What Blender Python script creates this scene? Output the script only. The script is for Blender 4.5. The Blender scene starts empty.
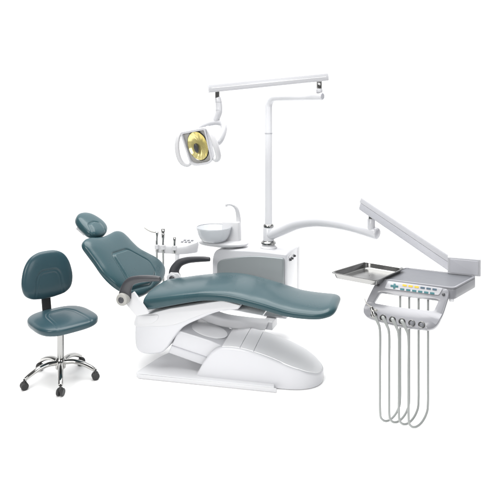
import bpy, bmesh, math
import numpy as np
from mathutils import Vector as V

# ------------------------------------------------------------------ camera, world, lights, exposure
scene = bpy.context.scene
COL = scene.collection
EYE = 1.82                      # height of the lens above the studio floor (m)
FOC = 567.0                     # focal length in units of a 500-wide frame
HOR = 115.0                     # horizon row in the same units
cam = bpy.data.cameras.new('camera')
cam.sensor_width = 36.0
cam.lens = 36.0 * FOC / 500.0
cam.shift_y = -(250.0 - HOR) / 500.0      # a view camera with its front lowered: verticals stay parallel
cam.clip_end = 200
camo = bpy.data.objects.new('camera', cam)
COL.objects.link(camo)
camo.location = (0, 0, EYE)
camo.rotation_euler = (math.radians(90), 0, 0)
scene.camera = camo

scene.view_settings.view_transform = 'Standard'
scene.view_settings.look = 'None'
scene.view_settings.exposure = 0.15
scene.view_settings.gamma = 1.0
scene.cycles.use_denoising = True
scene.cycles.max_bounces = 10
scene.cycles.sample_clamp_indirect = 6.0

world = bpy.data.worlds.new('World')
scene.world = world
world.use_nodes = True
wn, wl = world.node_tree.nodes, world.node_tree.links
wn.clear()
w_out = wn.new('ShaderNodeOutputWorld')
w_bg = wn.new('ShaderNodeBackground')
w_tc = wn.new('ShaderNodeTexCoord')
w_sep = wn.new('ShaderNodeSeparateXYZ')
w_ramp = wn.new('ShaderNodeMapRange')
w_ramp.inputs['From Min'].default_value = 0.05
w_ramp.inputs['From Max'].default_value = 0.68
w_ramp.inputs['To Min'].default_value = 0.16      # darker studio behind the photographer
w_ramp.inputs['To Max'].default_value = 1.25      # white backdrop
w_bg.inputs['Color'].default_value = (0.985, 0.99, 1.0, 1)
wl.new(w_tc.outputs['Generated'], w_sep.inputs[0])
wl.new(w_sep.outputs['Y'], w_ramp.inputs['Value'])
wl.new(w_ramp.outputs['Result'], w_bg.inputs['Strength'])
wl.new(w_bg.outputs[0], w_out.inputs[0])


def area(name, loc, target, size, power, color=(1, 1, 1), size_y=None):
    l = bpy.data.lights.new(name, 'AREA')
    l.energy = power
    l.color = color
    l.shape = 'RECTANGLE'
    l.size = size
    l.size_y = size_y or size
    o = bpy.data.objects.new(name, l)
    COL.objects.link(o)
    o.location = loc
    o.rotation_euler = (V(target) - V(loc)).to_track_quat('-Z', 'Y').to_euler()
    return o


area('overhead_softbox', (-0.3, 4.2, 5.2), (-0.2, 4.0, 0), 6.0, 600, (1.0, 0.995, 0.985), 5.0)
area('key_softbox', (-3.2, -2.6, 3.8), (-0.2, 4.2, 0.8), 3.0, 300, (1.0, 0.99, 0.97))
area('fill_softbox', (3.6, -2.2, 2.8), (0.2, 4.2, 0.8), 2.4, 105, (0.98, 0.99, 1.0))


# ------------------------------------------------------------------ materials
def mat(name, color, rough=0.4, metal=0.0, coat=0.0, spec=0.5, noise=0.0, nscale=20.0, bump=0.0, bscale=300.0,
        trans=0.0, rvar=0.0, ior=1.45):
    m = bpy.data.materials.new(name)
    m.use_nodes = True
    n, l = m.node_tree.nodes, m.node_tree.links
    b = n['Principled BSDF']
    if name != 'white_studio_floor':
        color = tuple(c * 0.9 for c in color)
    b.inputs['Base Color'].default_value = (*color, 1)
    b.inputs['Roughness'].default_value = rough
    b.inputs['Metallic'].default_value = metal
    b.inputs['Coat Weight'].default_value = coat
    b.inputs['Coat Roughness'].default_value = 0.12
    b.inputs['Specular IOR Level'].default_value = spec
    b.inputs['Transmission Weight'].default_value = trans
    b.inputs['IOR'].default_value = ior
    tc = n.new('ShaderNodeTexCoord')
    if noise or rvar:
        t = n.new('ShaderNodeTexNoise')
        t.inputs['Scale'].default_value = nscale
        t.inputs['Detail'].default_value = 4
        l.new(tc.outputs['Object'], t.inputs['Vector'])
        if noise:
            mx = n.new('ShaderNodeMix')
            mx.data_type = 'RGBA'
            mx.inputs[6].default_value = (*[c * (1 - noise) for c in color], 1)
            mx.inputs[7].default_value = (*[min(1, c * (1 + noise)) for c in color], 1)
            l.new(t.outputs['Fac'], mx.inputs[0])
            l.new(mx.outputs[2], b.inputs['Base Color'])
        if rvar:
            mr = n.new('ShaderNodeMapRange')
            mr.inputs['To Min'].default_value = max(0, rough - rvar)
            mr.inputs['To Max'].default_value = rough + rvar
            l.new(t.outputs['Fac'], mr.inputs['Value'])
            l.new(mr.outputs['Result'], b.inputs['Roughness'])
    if bump:
        t2 = n.new('ShaderNodeTexNoise')
        t2.inputs['Scale'].default_value = bscale
        t2.inputs['Detail'].default_value = 3
        l.new(tc.outputs['Object'], t2.inputs['Vector'])
        bp = n.new('ShaderNodeBump')
        bp.inputs['Strength'].default_value = bump
        bp.inputs['Distance'].default_value = 0.002
        l.new(t2.outputs['Fac'], bp.inputs['Height'])
        l.new(bp.outputs[0], b.inputs['Normal'])
    return m


M = {
    'white': mat('white_enamel', (0.575, 0.58, 0.605), 0.32, coat=0.35, rvar=0.05, nscale=6),
    'white2': mat('white_plastic', (0.59, 0.593, 0.61), 0.4, coat=0.1, rvar=0.05, nscale=8),
    'cool': mat('cool_grey_plastic', (0.45, 0.455, 0.49), 0.35, coat=0.2, rvar=0.04, nscale=8),
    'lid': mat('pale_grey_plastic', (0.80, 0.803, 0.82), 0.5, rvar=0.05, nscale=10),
    'leather': mat('teal_leather', (0.026, 0.064, 0.076), 0.29, spec=0.32, coat=0.12, noise=0.06, nscale=9, bump=0.07, bscale=400, rvar=0.06),
    'leather2': mat('slate_leather', (0.024, 0.056, 0.070), 0.33, spec=0.32, coat=0.12, noise=0.06, nscale=9, bump=0.07, bscale=400, rvar=0.06),
    'chrome': mat('chrome', (0.50, 0.495, 0.48), 0.07, metal=1.0, rvar=0.03, nscale=12),
    'steel': mat('stainless_steel', (0.34, 0.34, 0.335), 0.2, metal=1.0, rvar=0.08, nscale=14),
    'grey': mat('grey_panel', (0.27, 0.295, 0.305), 0.38, metal=0.35, rvar=0.06, nscale=7),
    'matgrey': mat('grey_tray_liner', (0.135, 0.14, 0.155), 0.40, rvar=0.05, nscale=20, bump=0.05, bscale=200),
    'dark': mat('charcoal_plastic', (0.046, 0.047, 0.053), 0.34, rvar=0.06, nscale=15, bump=0.05, bscale=250),
    'black': mat('black_rubber', (0.018, 0.018, 0.019), 0.45, rvar=0.08, nscale=25),
    'hose': mat('grey_hose', (0.32, 0.335, 0.33), 0.4, rvar=0.05, nscale=30),
    'frost': mat('frosted_glass', (0.76, 0.78, 0.81), 0.2, trans=0.3, rvar=0.05, nscale=10),
    'glass': mat('clear_glass', (1, 1, 1), 0.02, trans=1.0, ior=1.3),
    'gold': mat('dichroic_reflector', (0.90, 0.80, 0.36), 0.25, metal=0.55, noise=0.12, nscale=60, rvar=0.08),
    'teal': mat('teal_key', (0.03, 0.14, 0.16), 0.45, rvar=0.05),
    'navy': mat('slate_key', (0.05, 0.09, 0.13), 0.45, rvar=0.05),
    'yellow': mat('amber_key', (0.75, 0.43, 0.03), 0.45, rvar=0.05),
    'post': mat('bright_white_enamel', (0.69, 0.695, 0.72), 0.3, coat=0.35, rvar=0.04, nscale=6),
    'plate': mat('floor_plate_enamel', (0.66, 0.665, 0.685), 0.42, coat=0.1, rvar=0.05, nscale=8),
    'rim': mat('rim_glass', (0.36, 0.375, 0.40), 0.2, rvar=0.03, nscale=8),
    'arm': mat('arm_enamel', (0.45, 0.455, 0.48), 0.32, coat=0.3, rvar=0.04, nscale=6),
    'lav': mat('lavender_grey_plastic', (0.265, 0.268, 0.290), 0.33, coat=0.25, rvar=0.04, nscale=8),
    'pivot': mat('warm_grey_plastic', (0.36, 0.355, 0.335), 0.4, rvar=0.05, nscale=14),
    'floor': mat('white_studio_floor', (0.97, 0.97, 0.97), 0.9, spec=0.0, rvar=0.02, nscale=2),
}


# ------------------------------------------------------------------ helpers
class Fr:
    """A local frame: origin and three axes; pt(a, b, c) gives a world point."""
    def __init__(s, o, x, y, z=None):
        s.o, s.x, s.y = V(o), V(x).normalized(), V(y).normalized()
        s.z = V(z).normalized() if z is not None else s.x.cross(s.y).normalized()

    def pt(s, a, b, c=0.0):
        return s.o + s.x * a + s.y * b + s.z * c


def yaw_frame(o, deg):
    """x runs to the right and towards the viewer by deg, y into the depth, z up."""
    c, s = math.cos(math.radians(deg)), math.sin(math.radians(deg))
    return Fr(o, (c, -s, 0), (s, c, 0), (0, 0, 1))


def at(px, py, d):
    """The point at depth d seen in the 500-wide photograph at px, py."""
    return V(((px - 250) / FOC * d, d, EYE - (py - HOR) / FOC * d))


def on_plane(fr, px, py, k):
    """Local (x, z) of the photographed point that lies on the plane y = k of an upright frame."""
    a = (px - 250) / FOC
    d = (k + fr.o.x * fr.y.x + fr.o.y * fr.y.y) / (a * fr.y.x + fr.y.y)
    q = V((a * d, d, 0)) - V((fr.o.x, fr.o.y, 0))
    return (q.dot(fr.x), EYE - (py - HOR) / FOC * d)


def hit(fr, px, py, h=0.0):
    """Local (x, y) of the photographed point lying on a frame's own plane (lifted by h along its normal)."""
    d = V(((px - 250) / FOC, 1.0, -(py - HOR) / FOC))
    e = V((0, 0, EYE))
    o = fr.o + fr.z * h
    t = (o - e).dot(fr.z) / d.dot(fr.z)
    q = e + d * t - fr.o
    return (q.dot(fr.x), q.dot(fr.y))


def thing(name, label, cat, loc, group=None):
    o = bpy.data.objects.new(name, None)
    COL.objects.link(o)
    o.location = loc
    o.empty_display_size = 0.1
    o['label'], o['category'] = label, cat
    if group:
        o['group'] = group
    return o


def wloc(o):
    p = V((0, 0, 0))
    while o is not None:
        p += o.location
        o = o.parent
    return p


def mesh_obj(name, verts, faces, m, parent=None, angle=40):
    vs = [V(v) for v in verts]
    lo = V([min(v[i] for v in vs) for i in range(3)])
    hi = V([max(v[i] for v in vs) for i in range(3)])
    c = (lo + hi) / 2
    me = bpy.data.meshes.new(name)
    me.from_pydata([tuple(v - c) for v in vs], [], faces)
    bm = bmesh.new()
    bm.from_mesh(me)
    bmesh.ops.recalc_face_normals(bm, faces=bm.faces)
    bm.to_mesh(me)
    bm.free()
    for p in me.polygons:
        p.use_smooth = True
    me.set_sharp_from_angle(angle=math.radians(angle))
    me.materials.append(m)
    o = bpy.data.objects.new(name, me)
    COL.objects.link(o)
    if parent:
        o.parent = parent
        o.location = c - wloc(parent)
    else:
        o.location = c
    return o


class MB:
    """Collects shapes and links them as one mesh object."""
    def __init__(s):
        s.v, s.f = [], []

    def add(s, v, f):
        n = len(s.v)
        s.v += [V(p) for p in v]
        s.f += [[i + n for i in q] for q in f]
        return s

    def build(s, name, m, parent=None, angle=40):
        return mesh_obj(name, s.v, s.f, m, parent, angle)


def loft(rings, cap0=True, cap1=True, closed=True):
    n = len(rings[0])
    v = [p for r in rings for p in r]
    f = []
    for i in range(len(rings) - 1):
        for j in range(n if closed else n - 1):
            k = (j + 1) % n
            f.append([i * n + j, i * n + k, (i + 1) * n + k, (i + 1) * n + j])
    if cap0:
        f.append(list(range(n))[::-1])
    if cap1:
        f.append([(len(rings) - 1) * n + j for j in range(n)])
    return v, f


def catmull(pts, n=8, closed=False):
    pts = [np.array(p, float) for p in pts]
    m = len(pts)
    out = []
    for i in range(m if closed else m - 1):
        if closed:
            a, b, c, d = pts[i - 1], pts[i], pts[(i + 1) % m], pts[(i + 2) % m]
        else:
            b, c = pts[i], pts[i + 1]
            a = pts[i - 1] if i > 0 else 2 * b - c
            d = pts[i + 2] if i + 2 < m else 2 * c - b
        for k in range(n):
            t = k / n
            out.append(0.5 * (2 * b + (c - a) * t + (2 * a - 5 * b + 4 * c - d) * t * t + (3 * b - a - 3 * c + d) * t ** 3))
    if not closed:
        out.append(pts[-1])
    return out


def tube(path, rad, seg=20, smooth=8, sx=1.0, cap=True, bev=True):
    """Tube along a path; rad is a number or one radius per given point. Ends are slightly rounded."""
    if not hasattr(rad, '__len__'):
        rad = [rad] * len(path)
    data = [(*p, r) for p, r in zip(path, rad)]
    if smooth > 1 and len(data) > 2:
        data = catmull(data, smooth)
    P = [V(d[:3]) for d in data]
    R = [float(d[3]) for d in data]
    T = []
    for i in range(len(P)):
        a, b = P[max(0, i - 1)], P[min(len(P) - 1, i + 1)]
        T.append((b - a).normalized())
    if bev and cap:
        e0, e1 = min(0.25 * R[0], 0.006), min(0.25 * R[-1], 0.006)
        P = [P[0]] + [P[0] + T[0] * e0] + P[1:-1] + [P[-1] - T[-1] * e1] + [P[-1]]
        R = [R[0] - e0] + [R[0]] + R[1:-1] + [R[-1]] + [R[-1] - e1]
        T = [T[0]] + T + [T[-1]]
    up = V((0, 0, 1)) if abs(T[0].z) < 0.9 else V((0, 1, 0))
    x = (up - T[0] * up.dot(T[0])).normalized()
    rings = []
    for p, r, t in zip(P, R, T):
        x = (x - t * x.dot(t)).normalized()
        y = t.cross(x)
        rings.append([p + x * (r * math.cos(2 * math.pi * k / seg)) + y * (r * sx * math.sin(2 * math.pi * k / seg)) for k in range(seg)])
    return loft(rings, cap, cap)


def strap(path, axis, w, t, smooth=6, r=0.4):
    """Flat bar along a path, w wide along the axis and t thick."""
    P = [V(q) for q in (catmull(path, smooth) if smooth > 1 else path)]
    a = V(axis).normalized()
    rings = []
    sec = round_poly([(-w / 2, -t / 2), (w / 2, -t / 2), (w / 2, t / 2), (-w / 2, t / 2)], r * min(w, t), 4)
    for i in range(len(P)):
        d = (P[min(len(P) - 1, i + 1)] - P[max(0, i - 1)]).normalized()
        n = d.cross(a).normalized()
        rings.append([P[i] + a * x + n * y for x, y in sec])
    return loft(rings)


def lathe(o, axis, prof, seg=40, sy=1.0, cap=True):
    """Profile of (radius, height) turned about an axis through o."""
    a = V(axis).normalized()
    x = V((1, 0, 0)) if abs(a.x) < 0.9 else V((0, 1, 0))
    x = (x - a * x.dot(a)).normalized()
    y = a.cross(x)
    rings = [[V(o) + a * h + x * (max(r, 1e-4) * math.cos(2 * math.pi * k / seg)) + y * (max(r, 1e-4) * sy * math.sin(2 * math.pi * k / seg))
              for k in range(seg)] for r, h in prof]
    return loft(rings, cap and prof[0][0] > 1e-4, cap and prof[-1][0] > 1e-4)


def bevelled(verts, faces, width, seg=3, min_angle=30):
    bm = bmesh.new()
    vs = [bm.verts.new(v) for v in verts]
    for f in faces:
        bm.faces.new([vs[i] for i in f])
    bmesh.ops.recalc_face_normals(bm, faces=bm.faces)
    bm.normal_update()
    es = [e for e in bm.edges if len(e.link_faces) == 2 and e.calc_face_angle(0) > math.radians(min_angle)]
    if width > 0:
        bmesh.ops.bevel(bm, geom=es, offset=width, offset_type='OFFSET', segments=seg, profile=0.5, affect='EDGES', clamp_overlap=True)
    bm.verts.index_update()
    v = [x.co.copy() for x in bm.verts]
    f = [[x.index for x in q.verts] for q in bm.faces]
    bm.free()
    return v, f


def prism(fr, outline, c0, c1, bev=0.004, seg=3, min_angle=30):
    """Outline in the frame's (x, y), extruded along its z from c0 to c1."""
    a = [fr.pt(p[0], p[1], c0) for p in outline]
    b = [fr.pt(p[0], p[1], c1) for p in outline]
    v, f = loft([a, b])
    return bevelled(v, f, bev, seg, min_angle)


def box(fr, x0, x1, y0, y1, z0, z1, bev=0.004, seg=3):
    return prism(fr, [(x0, y0), (x1, y0), (x1, y1), (x0, y1)], z0, z1, bev, seg)


def round_poly(pts, r, n=6):
    """Polygon with rounded corners; r is one radius or one per corner."""
    m = len(pts)
    rr = r if hasattr(r, '__len__') else [r] * m
    out = []
    for i in range(m):
        p, a, b = np.array(pts[i], float), np.array(pts[i - 1], float), np.array(pts[(i + 1) % m], float)
        la, lb = np.linalg.norm(a - p), np.linalg.norm(b - p)
        e = min(rr[i], 0.49 * la, 0.49 * lb)
        if e < 1e-5:
            out.append(p)
            continue
        s, t = p + (a - p) / la * e, p + (b - p) / lb * e
        for k in range(n + 1):
            u = k / n
            out.append((1 - u) ** 2 * s + 2 * u * (1 - u) * p + u * u * t)
    return out


def by_angle(poly, c, n):
    """Resample a star-shaped closed polygon at n equal angles about c."""
    out = []
    m = len(poly)
    for k in range(n):
        a = 2 * math.pi * k / n
        d = (math.cos(a), math.sin(a))
        best = 0
        for i in range(m):
            p, q = poly[i], poly[(i + 1) % m]
            ex, ey = q[0] - p[0], q[1] - p[1]
            den = d[0] * ey - d[1] * ex
            if abs(den) < 1e-12:
                continue
            wx, wy = p[0] - c[0], p[1] - c[1]
            t = (wx * ey - wy * ex) / den
            u = (wx * d[1] - wy * d[0]) / den
            if t > 0 and -1e-9 <= u <= 1 + 1e-9:
                best = max(best, t)
        out.append((c[0] + d[0] * best, c[1] + d[1] * best))
    return out


def sdf(poly, x, y):
    """Signed distance to a closed polygon, negative inside."""
    d, inside = 1e9, False
    m = len(poly)
    for i in range(m):
        ax, ay = poly[i]
        bx, by = poly[(i + 1) % m]
        ex, ey = bx - ax, by - ay
        wx, wy = x - ax, y - ay
        t = max(0, min(1, (wx * ex + wy * ey) / (ex * ex + ey * ey + 1e-12)))
        d = min(d, math.hypot(wx - ex * t, wy - ey * t))
        if (ay > y) != (by > y) and x < (bx - ax) * (y - ay) / (by - ay) + ax:
            inside = not inside
    return -d if inside else d


def panel_relief(poly, raise_=0.005, groove=0.006, w=0.007):
    def g(x, y):
        s = sdf(poly, x, y)
        u = max(0, min(1, (-s) / 0.022))
        return raise_ * u * u * (3 - 2 * u) - groove * math.exp(-(s / w) ** 2)
    return g


def polar_pad(fr, outline, tt, tb, p=3.0, relief=None, na=220, nr=64, c=(0, 0), dish=0.0):
    """Upholstered pad over a star-shaped outline in the frame's (x, y): tt above, tb below the mid-plane."""
    R = by_angle(outline, c, na)
    rs = [0.88 * i / nr for i in range(1, nr + 1)] + [0.88 + 0.12 * math.sin(math.pi / 2 * i / 16) for i in range(1, 17)]
    v, f = [], []

    def ring(r, top):
        h = (1 - r ** p) ** (1 / p) if r < 1 else 0
        out = []
        for a in range(na):
            x, y = c[0] + (R[a][0] - c[0]) * r, c[1] + (R[a][1] - c[1]) * r
            z = tt * h if top else -tb * h
            if top:
                z -= dish * (1 - r * r)
                if relief:
                    z += relief(x, y)
            out.append(fr.pt(x, y, z))
        return out
    rings = [ring(r, True) for r in rs] + [ring(r, False) for r in rs[-2::-1]]
    return loft(rings)


def sweep_pad(spine, axis, width, thick, n=150, m=56, p=3.2, rc=(0.1, 0.1), rt=(0.03, 0.03), relief=None, crown=0.0, pc=2.0):
    """Upholstered pad along a spine (world points): width(u), thick(u) with u in 0..1 along it; axis is the width direction."""
    S = [V(q) for q in catmull(spine, 24)]
    L = [0.0]
    for i in range(1, len(S)):
        L.append(L[-1] + (S[i] - S[i - 1]).length)
    tot = L[-1]

    def pos(s):
        for i in range(1, len(S)):
            if L[i] >= s or i == len(S) - 1:
                t = (s - L[i - 1]) / max(1e-9, L[i] - L[i - 1])
                return S[i - 1].lerp(S[i], t)
    ax = V(axis).normalized()
    rings = []
    for i in range(n + 1):
        q = i / n
        s = tot * (0.5 - 0.5 * math.cos(math.pi * q)) * 0.6 + tot * q * 0.4
        u = s / tot
        c0 = pos(s)
        t = (pos(min(tot, s + 0.012)) - pos(max(0, s - 0.012))).normalized()
        nn = ax.cross(t).normalized()
        if nn.z < 0:
            nn = -nn
        w, h = width(u), thick(u)
        fw = ft = 1.0
        for e, kw, kt in ((s, rc[0], rt[0]), (tot - s, rc[1], rt[1])):
            if e < kw:
                w -= kw * (1 - (max(0, 1 - (1 - e / kw) ** pc)) ** (1 / pc))
            if e < kt:
                ft = min(ft, max(0.02, math.sqrt(max(0, 1 - (1 - e / kt) ** 2))))
        w = max(w, 0.004)
        ring = []
        for j in range(m + 1):
            y = -math.cos(math.pi * j / m)
            y = 0.65 * y + 0.35 * math.copysign(1 - (1 - abs(y)) ** 1.0, y)
            z = (1 - abs(y) ** p) ** (1 / p) if abs(y) < 1 else 0
            zz = h * 0.5 * ft * z + crown * ft * (1 - y * y)
            if relief:
                zz += relief(s, y * w) * ft
            ring.append(c0 + ax * (y * w) + nn * zz)
        for j in range(m - 1, 0, -1):
            y = -math.cos(math.pi * j / m)
            z = (1 - abs(y) ** p) ** (1 / p)
            ring.append(c0 + ax * (y * w) - nn * (h * 0.5 * ft * z))
        rings.append(ring)
    return loft(rings)


def lerp_tab(tab):
    xs, ys = [a for a, b in tab], [b for a, b in tab]
    # smooth interpolation through the table
    def f(u):
        if u <= xs[0]:
            return ys[0]
        for i in range(1, len(xs)):
            if u <= xs[i]:
                t = (u - xs[i - 1]) / (xs[i] - xs[i - 1])
                a = ys[i - 2] if i > 1 else ys[i - 1]
                d = ys[i + 1] if i + 1 < len(ys) else ys[i]
                b, c = ys[i - 1], ys[i]
                return 0.5 * (2 * b + (c - a) * t * 1.0 + (2 * a - 5 * b + 4 * c - d) * t * t + (3 * b - a - 3 * c + d) * t ** 3)
        return ys[-1]
    return f


WORLD = Fr((0, 0, 0), (1, 0, 0), (0, 1, 0), (0, 0, 1))

# ------------------------------------------------------------------ the floor
fl = mesh_obj('floor', [(-3.6, 2.2, 0), (3.6, 2.2, 0), (3.6, 7.2, 0), (-3.6, 7.2, 0)], [[0, 1, 2, 3]], M['floor'])
fl['kind'] = 'structure'
fl['label'] = 'plain white studio floor'

# ------------------------------------------------------------------ the patient chair
CB = yaw_frame((-0.262, 4.07, 0), 12)       # base
CU = yaw_frame((-0.262, 4.07, 0), 16)       # upholstery


def side_frame(fr, k=0.0):
    """x along the chair, y up, z into the depth."""
    return Fr(fr.pt(0, k, 0), fr.x, (0, 0, 1), fr.y)


chair = thing('dental_chair', 'reclined teal leather patient chair on a white pedestal with grey armrests', 'dental chair', (-0.262, 4.07, 0))

# base plate on the floor
def gp(px, py, z=0.03):
    d = (EYE - z) * FOC / (py - HOR)
    return CB.pt(0, 0, 0) * 0 + V(((px - 250) / FOC * d, d, 0))


def loc(fr, p):
    q = V(p) - fr.o
    return (q.dot(fr.x), q.dot(fr.y))


a0, a1, a2, a3 = (loc(CB, gp(*q)) for q in ((134.5, 373), (160, 356.5), (174, 350.5), (188, 348)))
plate = round_poly([a0, a1, a2, a3, (-0.05, 0.235), (0.40, 0.235), (0.485, -0.250), (0.1, -0.250)], [0.03, 0.06, 0.06, 0.05, 0.03, 0.03, 0.01, 0.0])
MB().add(*prism(Fr(CB.o, CB.x, CB.y, (0, 0, 1)), plate, 0.002, 0.032, 0.006)).build('base_plate', M['plate'], chair)
MB().add(*box(CB, -0.470, 0.50, -0.262, -0.2525, 0.002, 0.030, 0.004)).build('edge_rail', M['white2'], chair)

# pedestal cover: walls with a rounded nose, and a grey lid
ztop = lerp_tab([(-0.07, 0.04), (-0.02, 0.125), (0.04, 0.200), (0.10, 0.238), (0.234, 0.241), (0.379, 0.214), (0.50, 0.178), (0.64, 0.130), (0.72, 0.096), (0.775, 0.07)])
HW, NOSE, NR = 0.195, 0.785, 0.26


def hwid(x):
    if x > NOSE - NR:
        t = min(1, (x - (NOSE - NR)) / NR)
        return max(0.002, HW * (1 - t ** 2.3) ** (1 / 2.3))
    return HW


xs = [-0.07 + (NOSE - NR + 0.07) * i / 40 for i in range(40)] + [NOSE - NR + NR * math.sin(math.pi / 2 * i / 34) for i in range(35)]
rings = []
for x in xs:
    w, z = hwid(x), ztop(min(x, 0.775))
    flare = 0.012
    r = min(0.018, 0.4 * w)
    ring = [(-w - flare, 0.004)]
    for k in range(6):
        a = math.pi / 2 * k / 5
        ring.append((-w + r - r * math.cos(a), z - r + r * math.sin(a)))
    for k in range(6):
        a = math.pi / 2 * k / 5
        ring.append((w - r + r * math.sin(a), z - r + r * math.cos(a)))
    ring.append((w + flare, 0.004))
    rings.append([CB.pt(x, y, max(0.006, zz)) for y, zz in ring])
MB().add(*loft(rings)).build('pedestal_cover', M['white'], chair)

# lid: three sections with seams between them
def lid_part(x0, x1, inset, name='lid'):
    q = MB()
    st = [x0 + (x1 - x0) * (math.sin(math.pi / 2 * i / 30) if x1 > 0.7 else i / 30) for i in range(31)]
    top, bot = [], []
    for x in st:
        w = max(0.002, hwid(x) - inset)
        if x1 > 0.7 and x > NOSE - NR:
            w = max(0.002, hwid(min(NOSE, x + 0.010)) - inset * 0.6)
        z = ztop(min(x, 0.775))
        row = []
        for y, dz in ((-w, -0.004), (-w + 0.002 * 1, 0.003), (-w * 0.5, 0.005), (0, 0.006), (w * 0.5, 0.005), (w - 0.002, 0.003), (w, -0.004)):
            row.append(CB.pt(x, y, z + dz))
        top.append(row)
    q.add(*loft(top))
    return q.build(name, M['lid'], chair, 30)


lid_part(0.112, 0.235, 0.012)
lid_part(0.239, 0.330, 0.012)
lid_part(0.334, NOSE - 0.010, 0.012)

# lift arm between pedestal and seat body
SB = side_frame(CB)
arm_out = round_poly([(-0.215, 0.315), (-0.285, 0.150), (-0.040, 0.088), (0.14, 0.06), (0.20, 0.200), (0.02, 0.262)], 0.012)
MB().add(*prism(SB, arm_out, -0.155, 0.155, 0.010)).build('lift_arm', M['white'], chair)
tn = V((0.215, 0, -0.053)).normalized()
tdir = (CB.x * 0.235 + V((0, 0, -0.053))).normalized()
FT = Fr(CB.pt(-0.03, 0.0, 0.2715), tdir, CB.y)
if FT.z.z < 0:
    FT = Fr(FT.o, FT.x, FT.y, -FT.z)
MB().add(*polar_pad(FT, [(0.135 * math.cos(t), 0.11 * math.sin(t)) for t in np.linspace(0, 2 * math.pi, 60)[:-1]], 0.012, 0.006, 2.6, None, 80, 16)).build('arm_cap', M['lid'], chair)
MB().add(*prism(SB, [(-0.262, 0.202), (0.09, 0.120), (0.09, 0.126), (-0.262, 0.208)], -0.160, -0.154, 0.0015)).build('arm_trim', M['cool'], chair)

# seat body: the white casting under the cushion
pf = lambda pts, k, fr=CU: [on_plane(fr, px, py, k) for px, py in pts]
SU = side_frame(CU)
body_px = [(137, 314), (134.6, 325), (135, 344), (139, 352), (148, 354.5), (160, 353.5), (166.5, 348.5), (173, 339), (180, 330), (187, 325), (198, 320), (211, 314.5), (224, 311), (238, 310)]
low = pf(body_px, -0.205)
top = pf([(240, 306), (222, 301), (206, 303.5), (190, 306), (170, 309), (150, 314)], -0.215)
body = [tuple(q) for q in catmull(low, 5)] + [tuple(q) for q in top]
MB().add(*prism(SU, body, -0.205, 0.205, 0.016, 4, 38)).build('seat_body', M['white'], chair, 50)
# upper half-shell, standing a little proud, gives the parting line
up_px = [(136.5, 314), (134.8, 325.6), (152, 326.2), (168, 325.8), (180, 323), (192, 318.2), (207, 313), (222, 309.6), (237, 308.8)]
shell = [tuple(q) for q in catmull(pf(up_px, -0.205), 5)] + [(x, z + 0.002) for x, z in top]
MB().add(*prism(SU, shell, -0.211, 0.211, 0.005, 3, 38)).build('body_shell', M['white2'], chair, 50)
bad = pf([(137.5, 316), (159, 314.5), (158, 319.5), (152, 323.6), (137, 324.6)], -0.209)
MB().add(*prism(SU, round_poly(bad, 0.018), -0.2145, -0.2100, 0.0015)).build('hinge_cover', M['white2'], chair)
# frame rail under the leg rest
r0, r1 = on_plane(CU, 206, 306.5, -0.19), on_plane(CU, 262, 318.5, -0.19)
rail = [(r0[0] - 0.05, r0[1] + 0.012), (r1[0], r1[1] + 0.018), (r1[0], r1[1] + 0.004), (r0[0] - 0.05, r0[1] - 0.014)]
MB().add(*prism(SU, rail, -0.18, 0.18, 0.003)).build('leg_rest_frame', M['lid'], chair)

# bracket arm that carries the water unit
ba = [at(200, 311, 4.14), at(213, 316.5, 4.15), at(228, 320.8, 4.18), at(250, 323.5, 4.24), at(268, 324.5, 4.34)]
q = MB()
q.add(*strap(ba, (0.3, 0.95, 0), 0.12, 0.066, 8, 0.3))
q.add(*box(yaw_frame(tuple(ba[-1]), 20), -0.035, 0.045, -0.03, 0.10, -0.030, 0.034, 0.006))
q.build('unit_bracket', M['white2'], chair)

# cushion: seat and leg rest in one sweep
cb = pf([(146.5, 313.0), (158, 310.3), (172, 307.5), (190, 304.5), (206, 303), (228, 304.5), (258, 312), (286, 320.5), (311, 323.6), (326, 322.8), (334, 320)], -0.25)
TH = 0.082
THK = [0.115, 0.112, 0.104, 0.096, 0.092, 0.088, 0.086, 0.084, 0.078, 0.070, 0.064]
spine = []
for i, (x, z) in enumerate(cb):
    spine.append(CU.pt(x - (0.03 if i == 0 else 0), 0, z + THK[i] * 0.5 - 0.004))
cush_w = lerp_tab([(0, 0.262), (0.25, 0.258), (0.5, 0.25), (0.8, 0.235), (1, 0.225)])
cush_t = lerp_tab([(0, 0.118), (0.12, 0.110), (0.3, 0.094), (0.6, 0.083), (0.85, 0.072), (1, 0.060)])
MB().add(*sweep_pad(spine, CU.y, cush_w, cush_t, n=170, m=60, p=3.4, rc=(0.03, 0.15), rt=(0.022, 0.05), crown=0.010, pc=2.2)).build('seat_cushion', M['leather'], chair, 80)

# backrest
bx0, bz0 = on_plane(CU, 145, 292, 0)
bx1, bz1 = on_plane(CU, 103, 237, 0)
e = V((bx1 - bx0, 0, bz1 - bz0))
Lb = e.length
eb = (CU.x * e.x + V((0, 0, e.z))).normalized()
nb = CU.y.cross(eb).normalized()
if nb.z < 0:
    nb = -nb
B0 = CU.pt(bx0, 0, bz0)
FB = Fr(B0, eb, CU.y, nb)
sc = Lb / 0.47
back_px = [(137, 297), (127, 293.5), (117.5, 288.5), (109, 281.5), (101.5, 273), (95, 263.5), (88, 254), (82.8, 246.5), (83.2, 241.5), (88, 239.2), (95, 238.8), (102, 237.8), (108, 235), (114, 232.2), (120, 233), (125.5, 237.5), (131, 243.5), (138, 249.8), (147, 254.8), (156, 259.8), (162.5, 266), (164.3, 273), (161.5, 281.5), (153, 289.5), (145, 295)]
back_out = [tuple(q) for q in catmull([hit(FB, px, py) for px, py in back_px], 5, True)]
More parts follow.
